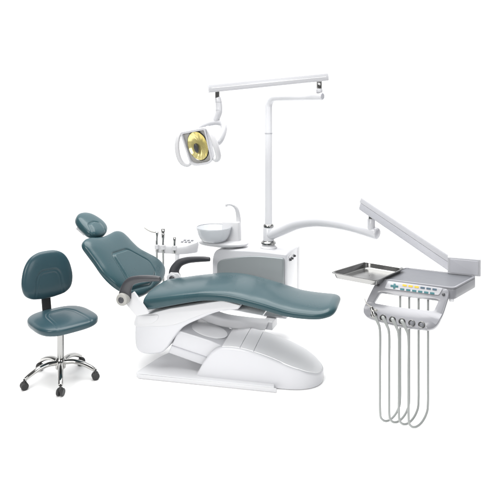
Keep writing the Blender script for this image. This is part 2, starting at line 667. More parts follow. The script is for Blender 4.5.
pan = round_poly([hit(FB, px, py, 0.045) for px, py in ((111.5, 254), (127, 249), (149, 261), (156, 272), (152, 284), (132, 289), (126, 277))], 0.035)
MB().add(*polar_pad(FB, back_out, 0.052, 0.042, 3.2, panel_relief(pan, 0.010, 0.007, 0.009), 260, 80, hit(FB, 123, 263), 0.004)).build('backrest', M['leather'], chair, 80)
MB().add(*prism(FB, round_poly([(0.02, -0.16), (0.36, -0.16), (0.42, -0.1), (0.42, 0.1), (0.36, 0.16), (0.02, 0.16)], 0.04), -0.058, -0.030, 0.008)).build('back_shell', M['white2'], chair)

# headrest on its bar
hc = CU.pt(*[on_plane(CU, 90.5, 225, 0)[0], 0, on_plane(CU, 90.5, 225, 0)[1]])
hd = (CU.x * -0.82 + V((0, 0, 0.57)))
FH = Fr(hc, hd, CU.y)
if FH.z.z < 0:
    FH = Fr(hc, FH.x, FH.y, -FH.z)
head_px = [(76, 219.5), (77.5, 215.5), (83, 214.2), (90, 215.6), (98, 220), (104, 225), (106.6, 230), (104.5, 235), (97.5, 237.3), (90, 235.4), (84, 230.5), (79, 225)]
head_out = [tuple(q) for q in catmull([hit(FH, px, py) for px, py in head_px], 6, True)]
hpan = round_poly([hit(FH, px, py, 0.04) for px, py in ((88.5, 224), (93, 221.5), (99, 222.5), (108, 231), (104, 236), (96, 235))], 0.02)
MB().add(*polar_pad(FH, head_out, 0.046, 0.052, 2.8, panel_relief(hpan, 0.006, 0.005, 0.007), 200, 56, hit(FH, 91, 224.5), 0.003)).build('headrest', M['leather'], chair, 80)
hb = MB()
hb.add(*tube([FH.pt(0.03, 0, -0.050), FH.pt(-0.06, 0, -0.070), FB.pt(0.42 * sc, 0, -0.045), FB.pt(0.33 * sc, 0, -0.05)], 0.014, 14, 8))
hb.add(*box(FH, -0.03, 0.055, -0.075, 0.03, -0.064, -0.044, 0.004))
hb.build('headrest_bar', M['white2'], chair)

# armrests, one on each side
def armrest(k, sgn, px):
    pts = pf(px, k)
    rr = [0.032, 0.027, 0.0225, 0.019, 0.017, 0.015, 0.012]
    path = [CU.pt(x, k, z) for x, z in pts]
    # outward sway so that the grip clears the seat
    path = [p + CU.y * (sgn * s) for p, s in zip(path, (0, 0, 0.005, 0.008, 0.006, 0.002, 0.0))]
    a = MB().add(*tube(path, rr, 24, 8, 1.45)).build('armrest', M['dark'], chair, 60)
    p0 = path[0]
    out = CU.y * sgn
    h = MB()
    h.add(*lathe(p0 + out * 0.022, out, [(0.0, -0.03), (0.040, -0.03), (0.044, -0.024), (0.044, 0.014), (0.040, 0.022), (0.026, 0.026), (0.0, 0.028)], 32))
    piv = h.build('pivot', M['pivot'], a)
    MB().add(*lathe(p0 + out * 0.049, out, [(0.021, -0.004), (0.021, 0.002), (0.017, 0.006), (0.0, 0.007)], 24)).build('pivot_cap', M['dark'], a)
    MB().add(*lathe(p0 - out * 0.022, -out, [(0.0, -0.01), (0.040, -0.01), (0.042, 0.0), (0.042, 0.012), (0.036, 0.018), (0.0, 0.018)], 32)).build('inner_hub', M['white2'], a)
    MB().add(*lathe(p0 - out * 0.040, -out, [(0.0, -0.004), (0.024, -0.004), (0.024, 0.001), (0.020, 0.004), (0.0, 0.004)], 28)).build('inner_cap', M['dark'], a)
    return a


armrest(-0.315, -1, [(124.5, 298), (126, 289), (130.5, 281.8), (138, 279), (147, 278.2), (155, 278.4), (160.5, 279)])
armrest(0.315, 1, [(174, 277.5), (174.5, 270), (179, 263.5), (186.5, 260.6), (195, 259.6), (204, 259.2), (210, 259.3)])
for k, sgn, quad in ((-0.29, -1, [(128, 296), (134, 291.5), (149.5, 313.2), (136.5, 315.6), (127, 304)]), (0.29, 1, [(167, 276), (171, 272), (178, 273), (186, 284), (180, 292), (168, 290)])):
    o2 = pf(quad, k)
    MB().add(*prism(SU, round_poly(o2, 0.008), k - 0.012, k + 0.012, 0.003)).build('hinge_bracket', M['white2'], chair)

# ------------------------------------------------------------------ water unit with cuspidor
UB = yaw_frame((0.2845, 4.36, 0), 20)
SX = side_frame(UB)
unit = thing('cuspidor_unit', 'white cabinet with a grey front panel, spittoon bowl and cup filler behind the chair', 'cuspidor unit', UB.pt(-0.3, 0.2, 0.245))
cab = round_poly([(-0.625, 0.245), (-0.63, 0.66), (-0.60, 0.738), (-0.3, 0.757), (0, 0.752), (0, 0.245)], [0.04, 0.10, 0.10, 0.3, 0.02, 0.02])
MB().add(*prism(SX, cab, 0.0, 0.31, 0.014, 4)).build('cabinet', M['white'], unit)
MB().add(*prism(SX, round_poly([(-0.60, 0.25), (-0.60, 0.70), (-0.56, 0.735), (-0.004, 0.735), (-0.004, 0.25)], [0.03, 0.06, 0.06, 0.02, 0.02]), 0.316, 0.40, 0.012, 4)).build('rear_cover', M['white2'], unit)
gpan = round_poly([(-0.575, 0.27), (-0.575, 0.655), (-0.30, 0.722), (-0.018, 0.722), (-0.018, 0.27)], [0.03, 0.05, 0.35, 0.02, 0.03])
MB().add(*prism(SX, gpan, -0.028, -0.002, 0.006, 3)).build('front_panel', M['grey'], unit)
# control side
for yb, z, r, m in ((0.075, 0.690, 0.0085, 'dark'), (0.125, 0.688, 0.0085, 'dark'), (0.195, 0.692, 0.0085, 'dark')):
    MB().add(*lathe(UB.pt(0.0, yb, z), UB.x, [(r + 0.003, 0.001), (r + 0.003, 0.004), (r, 0.005), (r, 0.014), (r * 0.7, 0.017), (0, 0.018)], 20)).build('knob', M[m], unit)
MB().add(*box(UB, 0.001, 0.003, 0.05, 0.11, 0.705, 0.722, 0.0008, 1)).build('plate', M['lid'], unit)

# platform, bowl, filler
pc = UB.pt(-0.455, 0.15, 0)
pc = V((-0.215, 4.62, 0))
plat = [V((math.cos(t) * (0.205), math.sin(t) * 0.10 * (1 + 0.15 * math.cos(t)), 0)) for t in np.linspace(0, 2 * math.pi, 65)[:-1]]
FP = Fr((pc.x, pc.y, 0.781), UB.x.lerp(V((1, 0, 0)), 0.6), UB.y.lerp(V((0, 1, 0)), 0.6), (0, 0, 1))
MB().add(*polar_pad(FP, [(p.x, p.y) for p in plat], 0.016, 0.030, 2.8, None, 120, 20)).build('platform', M['white2'], unit)
MB().add(*lathe((-0.155, 4.625, 0.742), (0, 0, 1), [(0.055, 0.0), (0.055, 0.010), (0.05, 0.014), (0.05, 0.04)], 32)).build('platform_foot', M['lid'], unit)
bo = (-0.293, 4.60, 0.798)
bowl = [(0.0, 0.0), (0.075, 0.0), (0.098, 0.008), (0.115, 0.030), (0.130, 0.065), (0.140, 0.100), (0.1435, 0.112), (0.1425, 0.1155), (0.139, 0.114), (0.134, 0.100), (0.122, 0.062), (0.105, 0.030), (0.085, 0.014), (0.03, 0.008), (0.0, 0.008)]
MB().add(*lathe(bo, (0, 0, 1), bowl, 72)).build('bowl', M['frost'], unit, 60)
tor = [(0.1395 + 0.0032 * math.cos(a), 0.1145 + 0.0026 * math.sin(a)) for a in np.linspace(0, 2 * math.pi, 13)]
MB().add(*lathe(bo, (0, 0, 1), tor, 72, 1.0, False)).build('bowl_rim', M['rim'], unit)
MB().add(*lathe((bo[0], bo[1], bo[2] + 0.009), (0, 0, 1), [(0.024, 0.0), (0.024, 0.003), (0.012, 0.004), (0.0, 0.002)], 24)).build('drain', M['chrome'], unit)
FFL = yaw_frame((-0.150, 4.66, 0), 12)
blk = round_poly([(-0.074, -0.05), (0.072, -0.05), (0.078, 0.0), (0.072, 0.05), (-0.074, 0.05)], 0.014)
rr = []
for z, s in ((0.79, 1.0), (0.86, 0.98), (0.948, 0.94)):
    rr.append([FFL.pt(x * s, y * s, z) for x, y in blk])
MB().add(*bevelled(*loft(rr), 0.006, 3, 50)).build('filler_block', M['white2'], unit)
spt = [at(238.5, 223, 4.66), at(238.2, 216, 4.66), at(236.8, 209.5, 4.65), at(234, 205.9, 4.64), at(230, 204.3, 4.63), at(226.6, 204.5, 4.62)]
sp = MB().add(*tube(spt, [0.0215, 0.0185, 0.0155, 0.0130, 0.0105, 0.0095], 18, 8))
sp.add(*tube([at(226.6, 203.8, 4.62), at(226.2, 206.6, 4.62)], 0.0095, 14, 1))
sp.build('cup_filler', M['white2'], unit)

# assistant's holder on its post
AF = yaw_frame((-0.632, 4.82, 0.715), 14)
h0, h1 = -0.172, 0.190
hold = round_poly([(h0, -0.065), (0.06, -0.075), (0.115, -0.05), (h1, 0.03), (h1 - 0.005, 0.075), (-0.10, 0.085), (h0 + 0.01, 0.03)], 0.02)
q = MB()
low_, top_ = [], []
A2 = Fr(AF.o, AF.x, AF.y, (0, 0, 1))
v_, f_ = loft([[A2.pt(x * 0.96, y * 0.9, -0.062) for x, y in hold], [A2.pt(x, y, -0.01 + 0.22 * (y * 0.5)) for x, y in hold], [A2.pt(x * 0.985, y * 0.96, 0.022 + 0.24 * y) for x, y in hold]])
q.add(*bevelled(v_, f_, 0.006, 3, 40))
q.build('assistant_holder', M['white2'], unit)
for i, (x, w) in enumerate(((0.055, 0.018), (0.088, 0.018), (0.121, 0.018))):
    for j in range(2):
        y0 = 0.0 + j * 0.032
        z0 = 0.0235 + 0.24 * (y0 + 0.012)
        MB().add(*box(Fr(A2.pt(x + j * 0.012, y0 + 0.012, z0), A2.x, (A2.y + V((0, 0, 0.24))).normalized()), -w * 0.6, w * 0.6, -0.010, 0.010, -0.002, 0.004, 0.0015, 2)).build('key', M['matgrey'], unit)
for x in (-0.142, -0.085, 0.018):
    MB().add(*lathe(A2.pt(x, -0.068, -0.026), (0, 0, 1), [(0.016, 0), (0.0205, 0.002), (0.0205, 0.036), (0.016, 0.038)], 24)).build('holder_ring', M['white2'], unit)
post = MB()
post.add(*tube([A2.pt(0.015, 0.0, -0.04), A2.pt(0.015, 0.0, -0.30), A2.pt(0.06, 0.0, -0.34), V((-0.26, 4.80, 0.36))], 0.020, 18, 8))
post.build('holder_post', M['lid'], unit)


def hand_tool(name, label, x, prof, tip=None, hose_to=None):
    o = A2.pt(x, -0.070, -0.03)
    t = thing(name, label, 'dental handpiece', o, 'handpieces on the assistant holder')
    MB().add(*lathe(o, (0, 0, 1), prof, 22)).build('body', M['chrome'], t)
    if tip:
        MB().add(*tube([o + V(p) for p in tip], [0.006, 0.006, 0.005, 0.004][:len(tip)], 12, 8)).build('nozzle', M['pivot'] if name == 'suction_tip' else M['steel'], t)
    if hose_to:
        MB().add(*tube([o + V((0, 0, -0.002)), o + V((0.001, 0, -0.08)), o + V(hose_to)], 0.0085, 12, 8)).build('hose', M['hose'], t)
    return t


hand_tool('suction_tip', 'thin suction handpiece with a long pale nozzle pointing left at the end of the holder', -0.142,
          [(0.0, -0.005), (0.010, -0.005), (0.0115, 0.02), (0.009, 0.07), (0.0105, 0.11), (0.015, 0.125), (0.016, 0.145), (0.010, 0.152), (0.0, 0.153)],
          [(0.0, 0, 0.143), (-0.04, -0.005, 0.15), (-0.075, -0.005, 0.165), (-0.105, -0.005, 0.185)], (0.003, 0.0, -0.42))
hand_tool('suction_handpiece', 'grey steel suction handpiece with a plain round top, second from the chair back', -0.085,
          [(0.0, -0.005), (0.011, -0.005), (0.012, 0.02), (0.009, 0.06), (0.012, 0.10), (0.013, 0.135), (0.010, 0.142), (0.016, 0.147), (0.016, 0.172), (0.012, 0.178), (0.0, 0.179)],
          None, (0.006, 0.0, -0.46))
hand_tool('curing_handpiece', 'short grey handpiece standing alone nearest the grey keys of the holder', 0.018,
          [(0.0, -0.02), (0.012, -0.02), (0.013, 0.02), (0.009, 0.05), (0.012, 0.085), (0.013, 0.105), (0.008, 0.112), (0.0, 0.113)], None, None)

# ------------------------------------------------------------------ operating light on its post
pole = V((0.1485, 4.55, 0.757))
light = thing('operating_light', 'white pole with a double arm carrying a lamp head with a yellow reflector', 'dental lamp', pole)
c = MB()
c.add(*lathe(pole, (0, 0, 1), [(0.068, -0.012), (0.068, 0.006), (0.06, 0.012), (0.05, 0.02), (0.0475, 0.03)], 40))
c.build('post_foot', M['white2'], light)
ptop = EYE - (97.3 - HOR) / FOC * 4.55
elbow = V((0.1485, 4.55, ptop))
hend = V(at(322.5, 96.3, 4.22))
hd_ = (hend - elbow).normalized()
R_ = 0.075
path = [V((pole.x, pole.y, 1.05)), V((pole.x, pole.y, 1.35)), V((pole.x, pole.y, 1.65)), V((pole.x, pole.y, ptop - R_ * 1.3)), V((pole.x, pole.y, ptop - R_)), ]
for k in range(1, 6):
    a = math.pi / 2 * k / 6
    path.append(V((pole.x, pole.y, ptop - R_)) + hd_ * (R_ * (1 - math.cos(a))) + V((0, 0, R_ * math.sin(a))))
path += [elbow + hd_ * R_, elbow + hd_ * (R_ * 1.5), elbow.lerp(hend, 0.55), hend]
MB().add(*tube([V((pole.x, pole.y, 0.90))] + path, 0.0305, 28, 5)).build('post', M['post'], light)
MB().add(*lathe(hend, hd_, [(0.0, -0.004), (0.024, -0.004), (0.024, 0.001), (0.022, 0.003), (0.0, 0.003)], 24)).build('end_plug', M['cool'], light)
MB().add(*lathe((pole.x, pole.y, 1.668), (0, 0, 1), [(0.0295, 0), (0.0322, 0.001), (0.0322, 0.009), (0.0295, 0.010)], 32)).build('post_collar', M['arm'], light)
# joint from lower arm to the spring arm
js = V(at(319.2, 92, 4.235))
MB().add(*lathe(js, (0, 0, 1), [(0.022, -0.005), (0.026, 0.010), (0.022, 0.022), (0.018, 0.026)], 24)).build('joint', M['white'], light)
MB().add(*lathe(js + V((0, 0, 0.024)), (0, 0, 1), [(0.019, 0), (0.0205, 0.002), (0.0205, 0.06), (0.019, 0.062)], 24)).build('joint_sleeve', M['chrome'], light)
sa0, sa1 = at(327.2, 76.6, 4.23), at(208.2, 88.4, 4.02)
sdv = (sa1 - sa0).normalized()
sn = V((0, 0, 1)).cross(sdv).normalized()
su = sdv.cross(sn)
if su.z < 0:
    su = -su
FS = Fr(sa0, sn, su, sdv)
prof = round_poly([(-0.026, -0.031), (0.026, -0.031), (0.030, 0.0), (0.026, 0.029), (-0.026, 0.029), (-0.030, 0.0)], 0.010)
MB().add(*prism(FS, prof, 0.0, (sa1 - sa0).length, 0.004)).build('spring_arm', M['white'], light)
MB().add(*prism(FS, round_poly([(-0.0305, -0.004), (0.0305, -0.004), (0.0305, 0.0), (-0.0305, 0.0)], 0.001), 0.02, (sa1 - sa0).length - 0.02, 0.0)).build('arm_seam', M['lid'], light)
# lamp neck
n0 = at(217.3, 91, 4.04)
MB().add(*lathe(n0 + V((0, 0, -0.052)), (0, 0, 1), [(0.015, 0), (0.0165, 0.002), (0.0165, 0.06)], 22)).build('neck_sleeve', M['chrome'], light)
MB().add(*tube([n0 + V((0, 0, -0.045)), at(218.2, 100, 4.04), at(219.0, 106.5, 4.04), at(218.8, 112.5, 4.04), at(216.4, 118.5, 4.05), at(213.0, 123.5, 4.06)], [0.020, 0.0225, 0.0235, 0.0235, 0.023, 0.020], 24, 8)).build('neck', M['white'], light)
for py_, rr_ in ((102.5, 0.0238), (110.5, 0.0246)):
    MB().add(*lathe(at(218.5 if py_ < 105 else 218.9, py_, 4.04), (0.05, 0, 1), [(rr_ - 0.002, 0), (rr_, 0.001), (rr_, 0.005), (rr_ - 0.002, 0.006)], 24)).build('neck_ring', M['arm'], light)
# lamp head frame
hn = V((-0.34, -0.90, -0.22)).normalized()
hu = V((-0.25, -0.15, 0.95))
hu = (hu - hn * hu.dot(hn)).normalized()
hr = hu.cross(hn).normalized()
if hr.x < 0:
    hr = -hr
L0 = at(197.4, 146.3, 3.86)
FL = Fr(L0, hr, hu, hn)
head = thing  # (name kept free)
fo = round_poly([(-0.098, 0.118), (0.098, 0.118), (0.088, -0.112), (0.05, -0.132), (-0.05, -0.132), (-0.088, -0.112)], [0.014, 0.014, 0.02, 0.05, 0.05, 0.02])
fi = round_poly([(-0.086, 0.104), (0.086, 0.104), (0.077, -0.104), (0.045, -0.120), (-0.045, -0.120), (-0.077, -0.104)], [0.01, 0.01, 0.02, 0.05, 0.05, 0.02])
NA = 160
po, pi_ = by_angle(fo, (0, 0), NA), by_angle(fi, (0, 0), NA)
# housing: a shallow box behind the front, rounded at the back
hrings = []
for z, s in ((0.0, 1.0), (-0.03, 0.99), (-0.055, 0.93), (-0.075, 0.78), (-0.085, 0.5), (-0.087, 0.2)):
    hrings.append([FL.pt(x * s, y * s, z) for x, y in po])
shell_in = [[FL.pt(x * s, y * s, z) for x, y in pi_] for z, s in ((0.0, 1.0),)]
# inner cavity
cav = [[FL.pt(x * s, y * s, z) for x, y in pi_] for z, s in ((0.002, 1.0), (-0.02, 0.97), (-0.045, 0.9), (-0.048, 0.5), (-0.048, 0.05))]
MB().add(*loft([hrings[i] for i in range(len(hrings) - 1, -1, -1)] + [[FL.pt(x, y, 0.002) for x, y in pi_]] + cav[1:], True, True)).build('lamp_housing', M['white'], light, 50)
rim = MB()
v_, f_ = loft([[FL.pt(x * s, y * s, z) for x, y in po] for s, z in ((1.0, -0.004), (1.015, 0.0), (1.015, 0.006), (0.995, 0.010))] + [[FL.pt(x, y, 0.010) for x, y in pi_], [FL.pt(x * 0.985, y * 0.985, 0.0) for x, y in pi_]], False, False)
rim.add(v_, f_)
rim.build('lamp_rim', M['white'], light, 50)
ovl = by_angle([(0.004 + 0.075 * math.cos(t), 0.002 + 0.102 * math.sin(t)) for t in np.linspace(0, 2 * math.pi, 121)[:-1]], (0, 0), NA)
MB().add(*loft([[FL.pt(x * 0.965, y * 0.965, -0.008) for x, y in pi_], [FL.pt((x * 0.965 + a) / 2, (y * 0.965 + b) / 2, -0.011) for (x, y), (a, b) in zip(pi_, ovl)], [FL.pt(a, b, -0.008) for a, b in ovl]], False, False)).build('lamp_liner', M['pivot'], light)
# oval faceted reflector, bulb shield and bulb
rf = []
nrf = 48
for r in (1.0, 0.86, 0.70, 0.54, 0.38, 0.2, 0.06):
    ring = []
    for k in range(nrf):
        t = 2 * math.pi * k / nrf
        z = -0.046 + 0.042 * r * r + (0.0012 if (k // 2) % 2 else -0.0006) * r
        ring.append(FL.pt(0.004 + 0.0735 * r * math.cos(t), 0.002 + 0.100 * r * math.sin(t), z + 0.004))
    rf.append(ring)
MB().add(*loft(rf, False, True)).build('reflector', M['gold'], light, 12)
MB().add(*loft([[FL.pt(0.004 + s * 0.0735 * math.cos(t), 0.002 + s * 0.100 * math.sin(t), z) for t in np.linspace(0, 2 * math.pi, 61)[:-1]] for s, z in ((1.0, -0.006), (1.05, -0.003), (1.07, -0.006), (1.07, -0.010))], False, False)).build('reflector_ring', M['steel'], light)
MB().add(*polar_pad(Fr(FL.pt(-0.012, -0.012, 0.0), FL.x, FL.y, FL.z), [(0.016 * math.cos(t), 0.034 * math.sin(t)) for t in np.linspace(0, 2 * math.pi, 40)[:-1]], 0.010, 0.03, 3, None, 60, 16)).build('bulb_shield', M['dark'], light)
MB().add(*tube([FL.pt(-0.012, -0.075, -0.02), FL.pt(-0.012, -0.1, -0.012)], 0.006, 12, 1)).build('bulb_holder', M['steel'], light)
# two handle loops and the yoke
for s in (-1, 1):
    hp = [FL.pt(s * 0.100, 0.112, -0.022), FL.pt(s * 0.120, 0.095, 0.0), FL.pt(s * 0.140, 0.04, 0.018), FL.pt(s * 0.150, -0.03, 0.024), FL.pt(s * 0.143, -0.09, 0.016), FL.pt(s * 0.115, -0.118, -0.004), FL.pt(s * 0.086, -0.104, -0.022)]
    MB().add(*tube(hp, [0.013, 0.0145, 0.015, 0.0155, 0.015, 0.014, 0.012], 18, 8, 1.4)).build('lamp_handle', M['white2'], light)
yk = [at(195, 131, 4.03), at(201, 126, 4.04), at(208.5, 123.2, 4.055), at(216, 122.0, 4.06), at(222, 123.6, 4.06), at(224.0, 128, 4.04), at(222.6, 135, 4.01), at(219, 142, 3.985), at(213, 144.5, 3.98)]
MB().add(*tube(yk, [0.016, 0.021, 0.023, 0.023, 0.022, 0.021, 0.020, 0.018, 0.014], 20, 8, 1.25)).build('yoke', M['white'], light)

# ------------------------------------------------------------------ delivery unit on its articulated arm
deliv = thing('delivery_unit', 'white jointed arm with a grey topped instrument table, keypad and hanging grey hoses', 'dental delivery unit', (pole.x, pole.y, 0.79))
d = MB()
d.add(*lathe((pole.x, pole.y, 0.785), (0, 0, 1), [(0.052, 0.0), (0.060, 0.004), (0.060, 0.016), (0.048, 0.024), (0.046, 0.030), (0.0, 0.03)], 40))
d.build('base_ring', M['steel'], deliv)
MB().add(*lathe((pole.x, pole.y, 0.815), (0, 0, 1), [(0.0, 0.0), (0.0445, 0.0), (0.0445, 0.100), (0.042, 0.104), (0.0, 0.104)], 40)).build('arm_hub', M['white'], deliv)
MB().add(*lathe((pole.x, pole.y, 0.919), (0, 0, 1), [(0.0, 0.0), (0.040, 0.0), (0.042, 0.004), (0.042, 0.018), (0.036, 0.026), (0.031, 0.028), (0.0, 0.028)], 40)).build('hub_collar', M['steel'], deliv)
arc = [V((pole.x, pole.y, 0.855)), at(283, 229.3, 4.50), at(298, 223.4, 4.42), at(314, 221.2, 4.33), at(330, 221.9, 4.23), at(347, 224.8, 4.14), at(362, 229.0, 4.06), at(377.5, 234.0, 3.98)]
MB().add(*tube(arc, [0.045, 0.045, 0.0445, 0.044, 0.044, 0.044, 0.043, 0.043], 32, 8)).build('curved_arm', M['white'], deliv, 60)
ce = (arc[-1] - arc[-2]).normalized()
MB().add(*lathe(arc[-1], ce, [(0.0, -0.01), (0.037, -0.01), (0.037, 0.002), (0.033, 0.005), (0.0, 0.006)], 32)).build('arm_cap', M['cool'], deliv)
j0 = at(371.2, 228.5, 4.0)
MB().add(*lathe(j0, (0, 0, 1), [(0.027, -0.01), (0.027, 0.062), (0.023, 0.070), (0.0, 0.07)], 28)).build('elbow', M['white'], deliv)
MB().add(*lathe(j0 + V((0, 0, 0.068)), (0, 0, 1), [(0.020, 0.0), (0.020, 0.05)], 24)).build('elbow_sleeve', M['chrome'], deliv)
# parallel link arm, lower half and lighter lid
k0, k1 = at(366.0, 203.6, 4.0), at(452.5, 261.5, 3.42)
kd = (k1 - k0).normalized()
kn = V((0, 0, 1)).cross(kd).normalized()
ku = kd.cross(kn)
if ku.z < 0:
    ku, kn = -ku, kn
FK = Fr(k0, kn, ku, kd)
KL = (k1 - k0).length
MB().add(*prism(FK, round_poly([(-0.046, -0.050), (0.046, -0.050), (0.049, 0.004), (-0.049, 0.004)], [0.014, 0.014, 0.003, 0.003]), -0.01, KL + 0.085, 0.008)).build('link_arm', M['cool'], deliv)
MB().add(*prism(FK, round_poly([(-0.050, 0.006), (0.050, 0.006), (0.044, 0.050), (-0.044, 0.050)], [0.003, 0.003, 0.020, 0.020], 6), -0.018, KL + 0.10, 0.008)).build('arm_lid', M['arm'], deliv)
# head bracket
TF = V((0.73, 3.161, 0.90))
E1 = V((math.cos(math.radians(26)), -math.sin(math.radians(26)), 0))
E2 = V((math.cos(math.radians(49)), math.sin(math.radians(49)), 0))
EN = V((-E1.y * -1, 0, 0))
EN = V((E1.y, -E1.x, 0))           # towards the viewer
if EN.y > 0:
    EN = -EN
TBL = Fr(TF, E1, E2, (0, 0, 1))
bk = at(447.5, 256.8, 3.27)
FBK = Fr(bk, V((0.93, -0.36, 0)), (0, 0, 1))
if FBK.z.y < 0:
    FBK = Fr(FBK.o, FBK.x, FBK.y, -FBK.z)
blk = round_poly([(0.0, 0.0), (0.178, 0.0), (0.178, -0.098), (0.0, -0.098)], 0.008)
MB().add(*prism(FBK, blk, 0.0, 0.10, 0.005)).build('head_bracket', M['arm'], deliv)
MB().add(*prism(FBK, round_poly([(0.014, -0.010), (0.165, -0.010), (0.165, -0.088), (0.014, -0.088)], 0.006), -0.004, -0.001, 0.0012)).build('bracket_plate', M['cool'], deliv)

# table: white body, grey liner on top with a raised lip
TW, TD = 0.376, 0.305
tb = round_poly([(-0.004, -0.004), (TW + 0.012, -0.004), (TW + 0.022, TD + 0.006), (-0.004, TD + 0.006)], [0.012, 0.03, 0.04, 0.02])
MB().add(*prism(TBL, tb, -0.056, 0.0, 0.012, 4)).build('table_body', M['lav'], deliv)
ti = [(x * 0.955 + 0.0085, y * 0.94 + 0.009) for x, y in tb]
tcx, tcy = TW / 2, TD / 2
oo, ii = by_angle(tb, (tcx, tcy), 160), by_angle(ti, (tcx, tcy), 160)
MB().add(*loft([[TBL.pt(x, y, 0.001) for x, y in oo], [TBL.pt(x, y, 0.008) for x, y in [(tcx + (x - tcx) * 0.995, tcy + (y - tcy) * 0.995) for x, y in oo]], [TBL.pt(x, y, 0.009) for x, y in ii], [TBL.pt(tcx + (x - tcx) * 0.99, tcy + (y - tcy) * 0.99, 0.003) for x, y in ii]], False, False)).build('table_lip', M['lav'], deliv)
MB().add(*prism(TBL, [(tcx + (x - tcx) * 0.992, tcy + (y - tcy) * 0.992) for x, y in ii], 0.0015, 0.0045, 0.0)).build('table_mat', M['matgrey'], deliv)
MB().add(*lathe(TBL.pt(TW - 0.01, 0.02, -0.072), (0, 0, 1), [(0.0, 0), (0.012, 0), (0.014, 0.004), (0.014, 0.014), (0.012, 0.018)], 20)).build('table_knob', M['lid'], deliv)

# front frame: keypad strip above, handle bar with holders below
m_dir = (EN * 0.105 + V((0, 0, -0.165))).normalized()
FF = Fr(TF + EN * 0.004 + V((0, 0, 0.006)), E1, m_dir)          # x along the front, y down the frame, z out of it
if FF.z.y > 0:
    FF = Fr(FF.o, FF.x, FF.y, -FF.z)
fo = catmull([hit(FF, px, py) for px, py in ((376.5, 281.6), (382, 279.6), (412, 283.2), (442, 287.6), (447.6, 289.4), (449, 294), (446, 305), (442, 316.5), (437.5, 325), (431, 329.3), (420, 329.3), (400, 326.6), (381, 322), (369, 318.2), (364.5, 314), (364.2, 308), (368.4, 296.5))], 5, True)
fo = [tuple(q) for q in fo]
fi = round_poly([hit(FF, px, py) for px, py in ((380.5, 292.2), (400, 295.2), (438.8, 300), (433.8, 311), (400, 307.4), (373.6, 303))], [0.012, 0.2, 0.010, 0.014, 0.2, 0.012])
cc = hit(FF, 404.5, 301)
o_, i_ = by_angle(fo, cc, 240), by_angle(fi, cc, 240)
YB = hit(FF, 404, 308)[1]
z0, z1 = -0.022, 0.0


def bulge(y):
    return 0.014 * max(0, min(1, (y - YB) / 0.03))


ringsF = [[FF.pt(x, y, z0) for x, y in i_], [FF.pt(x, y, z0) for x, y in o_]]
for s, zz in ((0.0, z0 + 0.004), (0.0, z1 - 0.004), (0.025, z1)):
    ringsF.append([FF.pt(x + (cc[0] - x) * s * 0.6, y + (cc[1] - y) * s, zz + bulge(y)) for x, y in o_])
for t in (0.3, 0.6, 0.85):
    ringsF.append([FF.pt(a[0] + (b[0] - a[0]) * t, a[1] + (b[1] - a[1]) * t, z1 + bulge(a[1] + (b[1] - a[1]) * t) + 0.002 * math.sin(math.pi * t)) for a, b in zip(o_, i_)])
ringsF.append([FF.pt(x, y, z1 - 0.002 + bulge(y)) for x, y in i_])
ringsF.append([FF.pt(x, y, z0) for x, y in i_])
v_, f_ = loft(ringsF, False, False)
front = MB().add(v_, f_).build('front_frame', M['lav'], deliv, 45)
pad_ = round_poly([hit(FF, px, py) for px, py in ((388, 281.4), (443, 288.6), (439, 295.4), (384.5, 288.6))], 0.008)
kp = MB().add(*prism(FF, pad_, 0.0025, 0.0055, 0.001)).build('keypad', M['arm'], deliv)
cx, cy = hit(FF, 394.4, 286.2, 0.006)
cr = [(x_ * 0.85, y_ * 0.85) for x_, y_ in [(-0.0065, -0.017), (0.0065, -0.017), (0.0065, -0.0065), (0.024, -0.0065), (0.024, 0.0065), (0.0065, 0.0065), (0.0065, 0.017), (-0.0065, 0.017), (-0.0065, 0.0065), (-0.024, 0.0065), (-0.024, -0.0065), (-0.0065, -0.0065)]]
MB().add(*prism(FF, [(cx + x, cy + y) for x, y in cr], 0.006, 0.0075, 0.0006, 2)).build('cross_key', M['teal'], kp)
for i in range(6):
    for px, py, m in ((404.6 + i * 6.0, 285.4 + i * 0.82, 'yellow' if i < 3 else 'navy'), (402.2 + i * 6.0, 289.3 + i * 0.80, 'teal')):
        x, y = hit(FF, px, py, 0.006)
        MB().add(*prism(FF, round_poly([(x - 0.0112, y - 0.0052), (x + 0.0112, y - 0.0052), (x + 0.0112, y + 0.0052), (x - 0.0112, y + 0.0052)], 0.0025, 3), 0.006, 0.0072, 0.0005, 1)).build('button', M[m], kp)
for px, py in ((378.2, 285), (443.6, 294.6)):
    x, y_ = hit(FF, px, py)
    MB().add(*lathe(FF.pt(x, y_, 0.001), FF.z, [(0.008, 0), (0.008, 0.004), (0.005, 0.006), (0.0, 0.006)], 18)).build('frame_screw', M['dark'], deliv)
HS = [hit(FF, px, py, 0.016) for px, py in ((374, 315.2), (383, 318), (392.5, 319.8), (402, 321.6), (411.8, 323.2), (421.6, 324.8))]
HX = [h[0] for h in HS]
for i, (x, y) in enumerate(HS):
    p = FF.pt(x, y, 0.0155)
    so_ = MB().add(*lathe(p, FF.z, [(0.0175, -0.006), (0.0175, 0.004), (0.0150, 0.0065), (0.0125, 0.004), (0.0125, -0.002)], 28)).build('holder_socket', M['steel'], deliv)
    MB().add(*lathe(p, FF.z, [(0.0, -0.004), (0.0128, -0.004), (0.0128, 0.0015), (0.009, 0.0035), (0.0, 0.004)], 24)).build('socket_plug', M['dark'] if i < 4 else M['matgrey'], so_)
